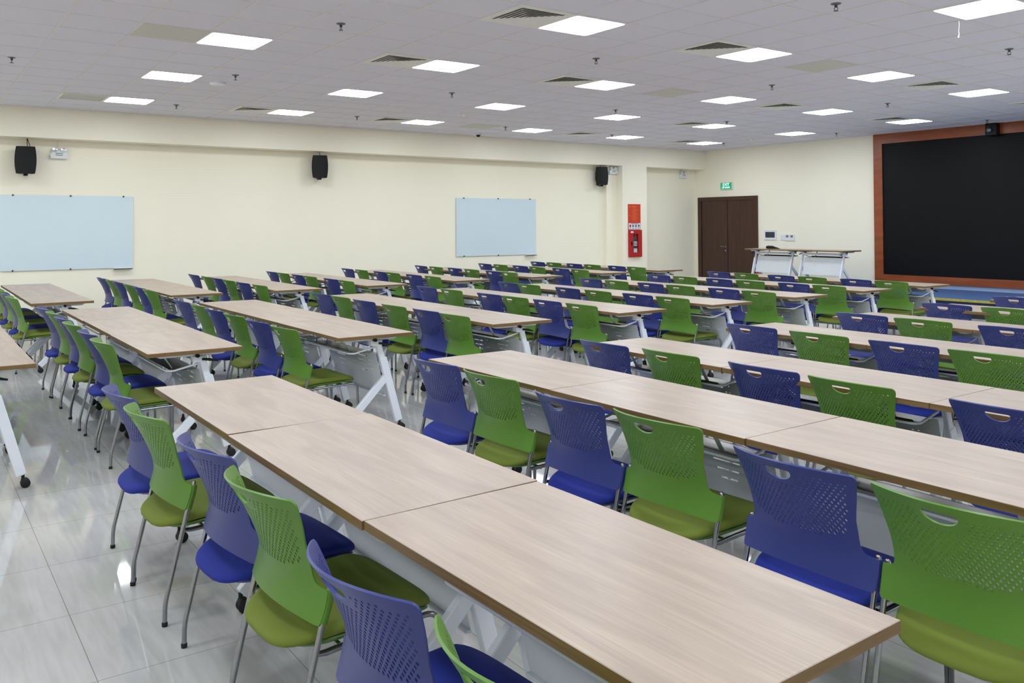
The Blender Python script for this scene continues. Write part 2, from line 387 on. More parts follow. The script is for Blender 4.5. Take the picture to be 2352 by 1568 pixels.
hs_ = MB().tube([(0, 0, -.001), (.003, 0, -.05), (-.002, 0, -.10), (.002, 0, -.125)], .002, 6); hs_.tube([(.002, 0, -.12), (-.006, 0, -.155)], [.003, .006], 6)
thing('hanging_string', 'thin white string hanging below the top right light', 'string', (2.08, -4.33, H - .008), 0, None, hs_.mesh('string', M_wplast))

# ---------------------------------------------------------------- side wall things (local frame: +x out of the wall)
def board(name, y0, y1, z0, z1, label):
    t = thing(name, label, 'whiteboard', (XW, (y0 + y1) / 2, z0), 0, 'glass whiteboards'); w = y1 - y0; h = z1 - z0
    put('glass_panel', MB().box(.016, -w / 2, 0, .024, w / 2, h, bev=.002).mesh('glass_panel', M_glass), t)
    for yy in (-w * .41, 0.02, w * .42):
        for zz in ((h - .004), .006):
            if zz < .1 and yy > .3: continue
            put('stud', MB().lathe([(.014, 0), (.014, .033), (.010, .036)], 12, M=Matrix.Translation((.002, yy, zz)) @ Matrix.Rotation(pi / 2, 4, 'Y')).mesh('stud', M_stud, 40), t)
    put('pen_tray', MB().box(.002, w / 2 - .30, -.02, .08, w / 2 - .02, -.008).box(.072, w / 2 - .30, -.02, .08, w / 2 - .02, .008).mesh('pen_tray', M_wplast), t)
board('glass_whiteboard', -10.82, -8.94, .885, 2.045, 'large pale blue glass whiteboard at the left, under a speaker')
board('glass_whiteboard', -2.755, -.71, .905, 2.11, 'farther pale blue glass whiteboard beside the column and fire cabinet')

def speaker(y, z, yaw, label, double):
    t = thing('wall_speaker', label, 'speaker', (XW, y, z), 0, 'black wall speakers')
    n = 10; P = []
    R = Matrix.Translation((.19, 0, 0)) @ Matrix.Rotation(yaw, 4, 'Z')
    m = MB(); rows = []
    h = .205
    for k in range(n + 1):
        zz = -h + 2 * h * k / n; s_ = 1 - .14 * (zz / h) ** 2 + .0
        w1 = .146 * s_; w0 = .105 * s_
        rows.append([(-.09, -w0, zz), (.06, -w1, zz), (.085, -w1 * .85, zz), (.10, 0, zz), (.085, w1 * .85, zz), (.06, w1, zz), (-.09, w0, zz)])
    V = [v for r in rows for v in r]; F = []
    for k in range(n):
        for i in range(7):
            j = (i + 1) % 7; F.append((k * 7 + i, k * 7 + j, k * 7 + 7 + j, k * 7 + 7 + i))
    F += [tuple(range(6, -1, -1)), tuple(range(n * 7, n * 7 + 7))]
    m.add(V, F, 0, R); put('cabinet', m.mesh('speaker_cabinet', M_black, 35), t)
    br_ = MB(); br_.box(0, -.03, -.10, .012, .03, .10); br_.tube([(.0, 0, -.19), (.10, 0, -.225), (.19, 0, -.225)], .012); br_.lathe([(.03, -.235), (.03, -.2)], 16, M=Matrix.Translation((.19, 0, 0)))
    put('bracket', br_.mesh('bracket', M_black, 40), t)
    cb = MB(); zt = ZB - z - .002
    cb.tube([(.12, .035, .19), (.11, .03, .24), (.10, .025, zt)], .005, 6)
    if double: cb.tube([(.12, .075, .19), (.11, .06, .24), (.10, .03, zt)], .005, 6)
    put('cable', cb.mesh('cable', M_black, 60), t)
speaker(-10.50, 2.567, -.12, 'black wall speaker farthest left, above the left whiteboard', True)
speaker(-5.78, 2.633, -.40, 'black wall speaker in the middle of wall between the whiteboards', False)
speaker(1.06, 2.66, -.70, 'black wall speaker beside the column at the right', False)

def emlight(y, z, label, xw=XW):
    t = thing('emergency_light', label, 'emergency light', (xw, y, z), 0, 'white twin-head emergency lights')
    b_ = MB(); P = [(-.115, -.10), (.115, -.10), (.125, -.04), (.09, .0), (-.09, .0), (-.125, -.04)]
    M = Matrix(((0, 0, 1, 0), (1, 0, 0, 0), (0, 1, 0, 0), (0, 0, 0, 1)))
    b_.prism(P, 0, .07, 0, M); b_.box(0, -.06, -.002, .05, .06, .03)
    put('housing', b_.mesh('housing', M_wplast), t)
    put('vent_strip', MB().box(.07, -.05, -.005 - .02, .073, .05, -.018 + .004).box(.07, -.05, -.052, .073, .05, -.042).mesh('vent_strip', M_grey), t)
    for s_ in (-1, 1):
        h = MB(); Mh = Matrix.Translation((.05, s_ * .068, .035)) @ Matrix.Rotation(pi / 2, 4, 'Y') @ Matrix.Rotation(s_ * .25, 4, 'X')
        h.lathe([(.026, -.03), (.036, 0), (.040, .03), (.036, .032)], 20, 0, Mh); 
        lh = put('lamp_head', h.mesh('lamp_head', M_wplast, 40), t)
        put('reflector', MB().lathe([(.035, .0325), (.02, .036), (.006, .038)], 20, 0, Mh).mesh('reflector', M_reflector, 50), lh)
    put('conduit', MB().tube([(.012, -.01, .03), (.012, -.02, ZB - z - .002)], .006, 8).mesh('conduit', M_vent, 60), t)
emlight(-10.03, 2.72, 'white twin-head emergency light beside the left speaker')
em = emlight(1.42, 2.815, 'white twin-head emergency light between speaker and column', -8.93)
emlight(3.88, 2.80, 'white twin-head emergency light in the room corner')

# fire cabinet on the column face
XC = XB + .002
t = thing('fire_cabinet', 'red fire cabinet with a window on the column', 'fire cabinet', (XC, 1.91, .79))
fc = MB(); w = .195; h = .625
fc.box(0, -w, 0, .06, -.075, h, bev=.003); fc.box(0, .075, 0, .06, w, h, bev=.003); fc.box(0, -.075, 0, .06, .075, .10); fc.box(0, -.075, .54, .06, .075, h); fc.box(0, -.075, .10, .01, .075, .54)
put('cabinet_body', fc.mesh('cabinet_body', M_red), t)
ex = MB().lathe([(.055, .11), (.058, .12), (.058, .42), (.045, .46), (.02, .48), (.02, .52)], 20, 0, Matrix.Translation((.036, 0, 0)) @ Matrix.Diagonal((.4, 1, 1, 1)))
put('extinguisher', ex.mesh('extinguisher', M_cyl, 40), t)
lb_ = MB()
for z0, z1 in ((.105, .20), (.26, .29), (.305, .325), (.335, .36)): lb_.lathe([(.0595, z0), (.0595, z1)], 20, 0, Matrix.Translation((.036, 0, 0)) @ Matrix.Diagonal((.4, 1, 1, 1)))
put('cylinder_label', lb_.mesh('cylinder_label', M_smoke, 40), t)
put('handle', MB().box(.06, -.15, .27, .075, -.125, .36, bev=.003).mesh('handle', M_black), t)
put('sticker', MB().box(.06, -.165, .56, .062, -.08, .60).mesh('sticker', M_wplast), t)
t = thing('fire_notice', 'tall orange-red fire instruction notice above the fire cabinet', 'sign', (XC, 1.91, 1.59))
put('board', MB().box(0, -.195, 0, .012, .195, .43).mesh('notice_board', M_orange), t)
tl_ = MB(); tl_.box(.012, -.16, .36, .013, -.12, .38); tl_.box(.012, -.075, .36, .013, .06, .378); tl_.box(.012, -.16, .155, .013, -.12, .17)
for k in range(14):
    if k in (0,): continue
    tl_.box(.012, -.06 - .03 * ((k * 7) % 3 == 0), .34 - k * .022, .013, .04 + .03 * ((k * 5) % 4) , .346 - k * .022)
put('lettering', tl_.mesh('notice_lettering', M_yellow), t)
t = thing('fire_pictogram_sign', 'small white fire pictogram sign between notice and cabinet', 'sign', (XC, 1.91, 1.418))
put('board', MB().box(0, -.195, 0, .010, .195, .17, 1).box(.010, -.185, .012, .012, .185, .160, 0).mesh('pict_board', [M_wplast, M_red]), t)
pg = MB(); pg.box(.012, -.12, .140, .013, .12, .152, 1)
for k, mi_ in ((0, 1), (1, 0), (2, 0), (3, 0)):
    cy = -.135 + k * .09; pg.lathe([(.03, 0), (.03, .001)], 14, mi_, Matrix.Translation((.012, cy, .095)) @ Matrix.Rotation(pi / 2, 4, 'Y')); pg.box(.012, cy - .022, .035, .013, cy + .022, .05, 0)
put('pictograms', pg.mesh('pictograms', [M_pict, M_red]), t)

# ---------------------------------------------------------------- screen wall things
t = thing('exit_sign', 'green and white EXIT sign above the brown door', 'exit sign', (-8.02, YS, 2.47))
put('housing', MB().box(-.185, -.04, -.09, .185, 0, .09, bev=.004).mesh('sign_housing', M_wplast), t)
put('sign_face', MB().box(-.172, -.043, -.078, .172, -.04, .078).mesh('sign_face', M_green), t)
for s_, sz, zz, wd in (('EXIT', .095, .030, .20), ('LỐI THOÁT', .055, -.04, .25)):
    o = put('lettering', text_mesh(s_, sz, M_exitw, .001, wd), t, (0, -.0445, zz)); o.rotation_euler = (pi / 2, 0, 0)
t = thing('touch_panel', 'white wall control panel with a dark screen beside the door', 'control panel', (-6.752, YS, 1.287))
put('bezel', MB().box(-.17, -.02, -.115, .17, 0, .115, bev=.006).mesh('bezel', M_wplast), t)
put('screen', MB().box(-.13, -.022, -.06, .13, -.0195, .07).mesh('panel_screen', M_dkglass), t)
thing('blank_wall_plate', 'blank white wall plate between control panel and twin dimmer', 'wall plate', (-6.41, YS, 1.23), 0, None, MB().box(-.06, -.01, -.06, .06, 0, .06, bev=.003).mesh('plate', M_wplast))
t = thing('thermostat_plate', 'white wall plate with two grey squares right of door', 'wall plate', (-6.215, YS, 1.232))
put('plate', MB().box(-.125, -.02, -.075, .125, 0, .075, bev=.004).mesh('plate', M_wplast), t)
for s_ in (-.065, .055): put('display', MB().box(s_ - .03, -.023, .005, s_ + .03, -.0195, .052).mesh('display', M_grey), t)

t = thing('led_video_wall', 'huge black video wall in an orange-brown wooden frame', 'screen', (-.2, YS, .36))
fr = MB(); x0, x1 = -3.91, 3.91; zt = H - .36 - .001
fr.box(x0, -.07, 0, x0 + .19, -.0, zt); fr.box(x1 - .19, -.07, 0, x1, 0, zt); fr.box(x0 + .19, -.07, 0, x1 - .19, 0, .15); fr.box(x0 + .19, -.07, zt - .20, x1 - .19, 0, zt)
put('frame', fr.mesh('screen_frame', M_frame), t)
put('display_panel', MB().box(x0 + .19, -.045, .15, x1 - .19, -.005, zt - .20).mesh('display_panel', M_led), t)
t = thing('conference_camera', 'black box camera mounted at top of the video wall', 'camera', (-1.70, YS - .07, 3.235))
put('body', MB().box(-.10, -.14, -.10, .10, 0, .125, bev=.008).mesh('camera_body', M_black), t)
put('lens', MB().lathe([(.05, 0), (.045, .03), (.03, .032)], 20, 0, Matrix.Translation((-.02, -.14, -.0)) @ Matrix.Rotation(pi / 2, 4, 'X')).mesh('lens', M_dkglass, 40), t)

# ---------------------------------------------------------------- table
def leg_y(z): return .07 + (.69 - z) / (.69 - .07) * .17
def build_table(name, label, loc, rz, group):
    t = thing(name, label, 'table', loc, rz, group)
    tp = MB(); hx, hy = LT / 2, DT / 2; z0, z1 = .724, .75
    V = [(-hx, -hy, z0), (hx, -hy, z0), (hx, hy, z0), (-hx, hy, z0)]
    bv = .0015
    V += [(-hx, -hy, z1 - bv), (hx, -hy, z1 - bv), (hx, hy, z1 - bv), (-hx, hy, z1 - bv)]
    V += [(-hx + bv, -hy + bv, z1), (hx - bv, -hy + bv, z1), (hx - bv, hy - bv, z1), (-hx + bv, hy - bv, z1)]
    F = [(3, 2, 1, 0), (8, 9, 10, 11)] + [(i, (i + 1) % 4, 4 + (i + 1) % 4, 4 + i) for i in range(4)] + [(4 + i, 4 + (i + 1) % 4, 8 + (i + 1) % 4, 8 + i) for i in range(4)]
    me = mesh('tabletop', V, F, [M_top, M_edge], [1, 0] + [1] * 4 + [0] * 4)
    put('tabletop', me, t)
    for s_ in (-1, 1):
        X = s_ * .47
        lm = MB(); lm.beam((X, leg_y(.56), .56), (X, leg_y(.075), .075), .034, .058); lm.beam((X, leg_y(.69) - .006, .69), (X, leg_y(.5) - .006, .5), .026, .044)
        lg = put('leg', lm.mesh('leg', M_white), t)
        bm_ = MB().beam((X, leg_y(.42) - .005, .42), (X, -.205, .075), .032, .054)
        put('brace', bm_.mesh('brace', M_white), lg)
        for yy in (leg_y(.075) + .01, -.21):
            c = MB(); c.tube([(X, yy, .078), (X, yy, .055)], .009, 8)
            for w_ in (-.013, .013):
                c.lathe([(.020, -.009), (.0265, -.006), (.0265, .006), (.020, .009)], 18, 0, Matrix.Translation((X + w_, yy + .012, .0267)) @ Matrix.Rotation(pi / 2, 4, 'Y'))
            c.box(X - .016, yy - .01, .025, X + .016, yy + .024, .058, bev=.006)
            put('caster', c.mesh('caster', M_rubber, 40), lg)
        bk = MB(); bk.prism([(-.25, .724), (.24, .724), (.20, .700), (.16, .697), (-.20, .699), (-.23, .712)], X - .02, X + .02, 0, Matrix(((0, 0, 1, 0), (1, 0, 0, 0), (0, 1, 0, 0), (0, 0, 0, 1))))
        bk.box(X - .035, .00, .655, X + .03, .095, .7, bev=.008)
        b2 = put('bracket', bk.mesh('bracket', M_white), t)
        lv = MB(); lv.tube([(X + .035, .06, .675), (X + .035, .11, .668), (X + .035, .165, .655)], [.008, .010, .006], 8); lv.lathe([(.013, -.04), (.013, .045)], 10, 0, Matrix.Translation((X, .03, .70)) @ Matrix.Rotation(pi / 2, 4, 'Y'))
        put('release_lever', lv.mesh('release_lever', M_black, 40), b2)
        st_ = MB().beam((s_ * .30, -.15, .705), (s_ * .30, -.085, .606), .022, .006, side=Vector((1, 0, 0)), bev=0).beam((s_ * .30, -.17, .722), (s_ * .30, -.145, .70), .022, .006, side=Vector((1, 0, 0)), bev=0)
        put('shelf_strut', st_.mesh('shelf_strut', M_white), t)
    put('crossbeam', MB().box(-.47, .045, .645, .47, .09, .69, bev=.004).mesh('crossbeam', M_white), t)
    ty = MB(); ty.box(-.42, -.11, .600, .42, .045, .603); ty.add([(-.42, -.11, .603), (.42, -.11, .603), (.42, -.135, .622), (-.42, -.135, .622), (-.42, -.11, .600), (.42, -.11, .600), (.42, -.138, .620), (-.42, -.138, .620)], [(0, 1, 2, 3), (7, 6, 5, 4), (3, 2, 6, 7)])
    put('shelf', ty.mesh('shelf', M_tray), t)
    R = []
    for cx, a0 in ((-.40, 180), (.40, 270)):
        for k in range(6):
            a = math.radians(a0 + 90 * k / 5); R.append((cx + .045 * cos(a), -.105 + .045 * sin(a), .606))
    put('shelf_rail', MB().tube([(-.445, .05, .64)] + R + [(.445, .05, .64)], .0065, 8).mesh('shelf_rail', M_white, 60), t)
    # modesty panel with slots
    outl = [(-.44, .27), (.44, .27), (.44, .60), (-.44, .60)]
    holes = []
    for gx in (-.22, .175):
        for k, hl in enumerate((.105, .075, .06, .045)):
            z = .55 - k * .04
            holes.append([(gx - hl, z - .004), (gx + hl, z - .004), (gx + hl, z + .004), (gx - hl, z + .004)])
        for (dx, dz) in ((.125, .56), (.15, .56), (.12, .52), (.15, .52), (.115, .49), (.125, .455), (.15, .455)):
            holes.append([(gx + dx, dz), (gx + dx + .010, dz), (gx + dx + .010, dz + .006), (gx + dx, dz + .006)])
    me = plate('modesty_panel', outl, holes, [], lambda u, v: Vector((u, leg_y(v) - .036, v)), .0025, M_pan, 30)
    pn = put('modesty_panel', me, t)
    put('panel_lip', MB().box(-.44, leg_y(.27) - .056, .262, .44, leg_y(.27) - .033, .272, bev=.002).mesh('panel_lip', M_pan), pn)
    return t

def inside(P, x, y):
    c = False; n = len(P); j = n - 1
    for i in range(n):
        xi, yi = P[i]; xj, yj = P[j]
        if (yi > y) != (yj > y) and x < (xj - xi) * (y - yi) / (yj - yi) + xi: c = not c
        j = i
    return c
def plate(name, outl, holes, extra, f, th, M_, smooth, rim=0.0):
    "triangulated plate with real holes, mapped by f(u, v), given a thickness"
    pts = []; edges = []; loops = []
    for P in [outl] + holes:
        o = len(pts); n = len(P); pts += [Vector(p) for p in P]; edges += [(o + i, o + (i + 1) % n) for i in range(n)]; loops.append((o, n))
    pts += [Vector(p) for p in extra]
    vo, eo, fo, ov, _, _ = delaunay_2d_cdt(pts, edges, [], 0, 1e-6)
    hb = [(min(p[0] for p in h), max(p[0] for p in h), min(p[1] for p in h), max(p[1] for p in h)) for h in holes]
    T = []
    for t in fo:
        cx = sum(vo[i].x for i in t) / 3; cy = sum(vo[i].y for i in t) / 3
        if not inside(outl, cx, cy): continue
        bad = False
        for h, bb in zip(holes, hb):
            if bb[0] <= cx <= bb[1] and bb[2] <= cy <= bb[3] and inside(h, cx, cy): bad = True; break
        if not bad: T.append(tuple(t))
    e = 1e-4; V = []
    for v in vo:
        p = f(v.x, v.y); du = f(v.x + e, v.y) - f(v.x - e, v.y); dv = f(v.x, v.y + e) - f(v.x, v.y - e)
        nrm = du.cross(dv).normalized(); V.append((p, nrm))
    n = len(V); VV = [p + k * (th / 2) for p, k in V] + [p - k * (th / 2) for p, k in V]
    F = [t for t in T] + [tuple(n + i for i in reversed(t)) for t in T]
    cnt = {}
    for t in T:
        for i in range(3):
            a, b_ = t[i], t[(i + 1) % 3]
            if (b_, a) in cnt: del cnt[(b_, a)]
            else: cnt[(a, b_)] = 1
    for (a, b_) in cnt: F.append((b_, a, n + a, n + b_))
    return mesh(name, VV, F, M_, None, smooth)

# ---------------------------------------------------------------- chair
def interp(T, z):
    if z <= T[0][0]: return T[0][1]
    for (a, va), (b_, vb) in zip(T, T[1:]):
        if z <= b_: 
            k = (z - a) / (b_ - a); k2 = k
            return va + (vb - va) * k2
    return T[-1][1]
def smooth_tab(T, n=60):
    z0, z1 = T[0][0], T[-1][0]; R = [[z0 + (z1 - z0) * i / n, 0] for i in range(n + 1)]
    for r in R:
        s_ = 0; w_ = 0
        for k in range(-6, 7):
            g_ = math.exp(-k * k / 8.0); zz = r[0] + k * .008
            ex_ = 0
            if zz < z0: v = 2 * T[0][1] - interp(T, 2 * z0 - zz)
            elif zz > z1: v = 2 * T[-1][1] - interp(T, 2 * z1 - zz)
            else: v = interp(T, zz)
            s_ += v * g_; w_ += g_
        r[1] = s_ / w_
    return [tuple(r) for r in R]
YE = smooth_tab([(.43, -.037), (.48, -.020), (.535, -.010), (.59, -.016), (.65, -.034), (.72, -.060), (.785, -.096), (.82, -.117)])
SG = smooth_tab([(.43, .044), (.50, .048), (.60, .062), (.70, .074), (.82, .086)])
def back_pt(u, v):
    return Vector((u, interp(YE, v) - interp(SG, v) * (1 - (u / .235) ** 2), v))
def chair_outline():
    R = []       # right half, bottom centre to top centre
    for k in range(7): 
        u = .230 * k / 6; R.append((u, .448 - .014 * (u / .230) ** 2))
    R += [(.2450, .434), (.2495, .444), (.2510, .48), (.2510, .52), (.248, .528), (.238, .531), (.226, .534), (.216, .537), (.208, .543), (.2035, .551), (.201, .562), (.1995, .58), (.2, .605), (.2015, .64), (.2075, .67), (.2145, .70), (.2215, .73), (.2280, .755), (.2325, .770), (.2340, .779), (.2320, .787), (.2265, .7925), (.214, .7945)]
    for k in range(1, 9):
        u = .214 * (1 - k / 8); R.append((u, .7945 + .012 * (1 - (u / .214) ** 2)))
    L_ = [(-u, v) for u, v in reversed(R[1:-1])]
    return R + L_
def halfw(z): return interp([(.53, .195), (.585, .197), (.61, .1975), (.7, .2145), (.755, .228), (.80, .234)], z)
def chair_back(M_):
    O = chair_outline(); holes = []
    D = []                                       # handle slot: flat top, round belly
    for k in range(17):
        a = pi + pi * k / 16; D.append((.051 * cos(a), .7735 + .032 * sin(a) * (1.0)))
    D += [(.0485, .7775), (.045, .779), (-.045, .779), (-.0485, .7775)]
    holes.append(D)
    j = 0; z = .574
    while z < .775:
        k = -12
        while k <= 12:
            u = k * .0175 + (.00875 if j % 2 else 0)
            k += 1
            if abs(u) > halfw(z) - .024: continue
            zb = .574 + (max(0, abs(u) - .10) * .28)
            if z < zb: continue
            if z > .772 - .10 * max(0, abs(u) - .12): continue
            if abs(u) < .064 and z > .732: continue
            g_ = (z - .574) / .2; hw = .0044 - .0011 * g_; hh = .0074 - .0026 * g_
            holes.append([(u, z - hh), (u + hw, z), (u, z + hh), (u - hw, z)])
        z += .0108; j += 1
    ex_ = []
    for a in range(-12, 13):
        u = a * .0195
        for zz in (.455, .475, .495, .515, .535, .552, .565):
            if inside(O, u * 1.03, zz) and inside(O, u, zz - .012): ex_.append((u, zz))
        for zz in (.788, .796):
            if inside(O, u * 1.03, zz + .003) : ex_.append((u, zz))
    me = plate('backrest', O, holes, ex_, back_pt, .0062, M_, 38)
    return me
def sleeve_into(m, s_):
    P = [(s_ * .2415, back_pt(.2415, z).y + .0125, z) for z in (.437, .46, .49, .515, .527)]
    m.tube(P, .0135, 12)
def seat_mesh(M_):
    # top skin + side roll + underside as a closed form
    nu, rings = 40, [(0, .0), (.25, 0), (.5, 0), (.72, 0), (.90, .001), (.965, .004), (.992, .010), (1.0, .018)]
    def outline(a):
        c, s_ = cos(a), sin(a)
        ex = 2.0 / 3.6; x = .236 * abs(c) ** ex * (1 if c >= 0 else -1)
        if s_ >= 0: y = .2475 * abs(s_) ** (2.0 / 8.0)
        else: y = -.255 * abs(s_) ** (2.0 / 2.5)
        x *= 1.0 - .05 * (1 if y < 0 else 0) * abs(y) / .2375
        return x, .1375 + y
    def top(x, y):
        t_ = (y + .10) / .485
        z = .412 + .010 * t_ - .006 * math.exp(-((t_ - .42) / .2) ** 2) + .008 * (x / .23) ** 2 * sin(pi * min(1, max(0, t_)))
        if t_ > .76: z -= .55 * (t_ - .76) ** 2
        if t_ < .36: z -= .045 * (.36 - t_) + .12 * (.36 - t_) ** 2
        return z
    V = []; F = []
    for k, (r, d) in enumerate(rings):
        for i in range(nu):
            a = 2 * pi * i / nu; x, y = outline(a); x *= r; y = .1375 + (y - .1375) * r
            V.append((x, y, top(x, y) - d))
    base = len(V)
    for r, d in ((.995, .026), (.975, .031), (.85, .033), (.4, .033), (0.0, .033)):
        for i in range(nu):
            a = 2 * pi * i / nu; x, y = outline(a); x *= r; y = .1375 + (y - .1375) * r
            V.append((x, y, top(x, y) - d))
    NR = len(rings) + 5
    for k in range(1, NR - 1):
        for i in range(nu):
            j = (i + 1) % nu; F.append((k * nu + i, k * nu + j, (k + 1) * nu + j, (k + 1) * nu + i)[::-1])
    for i in range(nu): F.append((0, nu + i, nu + (i + 1) % nu))
    me = mesh('seat_cushion', V, F, M_, None, 180)
    # under shell
    S_ = MB(); V = []; F = []
    for r, d in ((0.02, .040), (.90, .040), (.955, .032), (.97, .037), (.93, .048), (.02, .050)):
        for i in range(nu):
            a = 2 * pi * i / nu; x, y = outline(a); x *= r; y = .14 + (y - .1375) * r
            if y < .02: y = .02 + (y - .02) * .72
            V.append((x, y, top(x, y) - d - .004))
    for k in range(5):
        for i in range(nu):
            j = (i + 1) % nu; F.append((k * nu + i, k * nu + j, (k + 1) * nu + j, (k + 1) * nu + i)[::-1])
    return me, (V, F)
def arc(p0, p1, p2, n=6):
    p0, p1, p2 = Vector(p0), Vector(p1), Vector(p2)
    return [p0 * (1 - t) ** 2 + p1 * 2 * t * (1 - t) + p2 * t * t for t in [k / n for k in range(n + 1)]]
def build_chair(name, label, Mb, Ms, loc, group):
    t = thing(name, label, 'chair', loc, 0, group)
    me = chair_back(Mb)
    bk = put('backrest', me, t)
    sl = MB(); sleeve_into(sl, -1); put('backrest_sleeve', sl.mesh('backrest_sleeve', Mb, 50), bk)
    sl = MB(); sleeve_into(sl, 1); put('backrest_sleeve', sl.mesh('backrest_sleeve', Mb, 50), bk)
    sm, (V, F) = seat_mesh(Ms)
    put('seat_cushion', sm, t); put('seat_shell', mesh('seat_shell', V, F, Mb, None, 50), t)
    fr_ = MB()
    for s_ in (-1, 1):
        fr_.tube([(s_ * .2405, -.046, .357), (s_ * .236, -.005, .351), (s_ * .226, .05, .349), (s_ * .226, .30, .357)], [.007, .0095, .0095, .0095], 8)
    fr_.tube([(-.226, .05, .343), (-.1, .06, .338), (.1, .06, .338), (.226, .05, .343)], .008, 8)
    fr_.tube([(-.226, .28, .350), (-.1, .28, .344), (.1, .28, .344), (.226, .28, .350)], .008, 8)
    put('frame', fr_.mesh('frame', M_chrome, 60), t)
    for s_ in (-1, 1):
        y0 = back_pt(.2415, .53).y + .0035
        P = [(s_ * .240, -.107, .008), (s_ * .240, -.106, .055)] + arc((s_ * .240, -.106, .062), (s_ * .240, -.105, .085), (s_ * .240, -.100, .11), 4) + [(s_ * .241, back_pt(.2415, .44).y + .008, .425), (s_ * .242, back_pt(.2415, .46).y + .0125, .46), (s_ * .2415, y0 + .009, .50), (s_ * .2415, y0 + .009, .5345), (s_ * .2415, y0 + .008, .540)]
        lg = put('leg', MB().tube(P, [.0092] * (len(P) - 1) + [.005], 10).mesh('leg', M_chrome, 60), t)
        put('foot_cap', MB().lathe([(.0105, 0), (.0115, .004), (.0115, .013), (.010, .017)], 12, 0, Matrix.Translation((s_ * .240, -.107, 0))).mesh('foot_cap', M_rubber, 40), lg)
        P = [(s_ * .226, .295, .3567)] + arc((s_ * .226, .325, .359), (s_ * .230, .372, .362), (s_ * .234, .376, .315), 6) + [(s_ * .241, .38, .16), (s_ * .244, .382, .008)]
        lg = put('leg', MB().tube(P, .0092, 10).mesh('leg', M_chrome, 60), t)
        put('foot_cap', MB().lathe([(.0105, 0), (.0115, .004), (.0115, .013), (.010, .017)], 12, 0, Matrix.Translation((s_ * .244, .382, 0))).mesh('foot_cap', M_rubber, 40), lg)
    return t

# ---------------------------------------------------------------- rows of tables and chairs
# block, row, y of the near table edge, x of the left end, x of the chair centres, y of the chairs
def gen(l): return [l + .27, l + .80, l + 1.44, l + 1.96, l + 2.64, l + 3.15]
ROWS = []
ROWS.append(('right-hand', 1, -10.976, 1.462, [(1.71, -11.061, -.006), (2.227, -11.066, .038), (2.923, -11.027, .055), (3.466, -11.026, .043), (4.229, -11.068, .06), (4.755, -11.03, .05)], 0))
ROWS.append(('right-hand', 2, -9.425, 1.490, [(1.815, -9.47, .035), (2.348, -9.461, .028), (3.042, -9.514, .01), (3.555, -9.488, .033), (4.248, -9.566, -.011), (4.765, -9.567, .028)], 0))
ROWS.append(('right-hand', 3, -8.265, 1.560, [(1.822, -8.23, -.004), (2.372, -8.192, -.01), (3.034, -8.177, -.018), (3.561, -8.195, -.013), (4.277, -8.2, .0), (4.81, -8.2, 0)], 0))
ROWS.append(('right-hand', 4, -6.825, 1.535, [1.80, 2.38, 2.99, 3.51, 4.2, 4.72], -6.76))
ROWS.append(('right-hand', 5, -5.47, 1.545, [1.835, 2.36, 3.02, 3.55, 4.2, 4.72], -5.40))
ROWS.append(('right-hand', 6, -4.11, 1.555, [1.81, 2.355, 2.99, 3.51, 4.2, 4.72], -4.0))
ROWS.append(('right-hand', 7, -2.79, 1.575, [1.865, 2.4, 3.0, 3.53, 4.2, 4.72], -2.76))
L2 = [(0, -11.955, .235), (1, -10.745, .26), (2, -9.46, .28), (3, -8.115, .25), (4, -6.72, .22), (5, -5.47, .20), (6, -4.115, .16), (7, -2.76, .12), (8, -1.48, .16)]
C2 = {1: ([-3.04, -2.52, -1.97, -1.475, -.785, -.215], -10.81), 2: ([-3.04, -2.435, -1.92, -1.36, -.765, -.215], -9.59), 3: ([-3.0, -2.53, -1.93, -1.285, -.695, -.21], -8.11),
      4: ([-3.2, -2.64, -1.835, -1.35, -.785, -.245], -6.67), 5: ([-3.2, -2.75, -1.965, -1.415, -.78, -.255], -5.45)}
for r, ny, rx in L2:
    lx = rx - 3 * 1.19; c, cy = C2.get(r, (gen(lx + .05), ny - .02)); c = [q - .035 for q in c]; cy += .02
    ROWS.append(('middle', r, ny, lx, c, cy))
L3 = [(0, -10.90, -4.27), (1, -9.46, -4.47), (2, -8.22, -4.39), (3, -6.965, -4.45), (4, -5.53, -4.56), (5, -4.14, -4.57), (6, -2.65, -4.65), (7, -1.38, -4.64)]
C3 = {1: ([-7.76, -7.12, -6.59, -5.925, -5.32, -4.755], -9.52), 2: ([-7.80, -7.10, -6.59, -6.06, -5.43, -4.80], -8.2), 3: ([-7.82, -7.32, -6.67, -6.195, -5.43, -4.905], -6.95),
      4: ([-7.92, -7.38, -6.65, -6.24, -5.53, -4.97], -5.56), 5: ([-8.0, -7.45, -6.8, -6.25, -5.575, -5.15], -4.06)}
for r, ny, rx in L3:
    lx = rx - 3 * 1.19; c, cy = C3.get(r, (gen(lx + .05), ny - .04)); c = [q - .07 for q in c]; cy += .03
    ROWS.append(('wall-side', r + 1, ny, lx, c, cy))
def ordn(k): return ['nearest', 'second', 'third', 'fourth', 'fifth', 'sixth', 'seventh', 'eighth', 'ninth'][k]
table0 = None; ch0 = {}
SEAT = ['leftmost', 'second', 'third', 'fourth', 'fifth', 'rightmost']
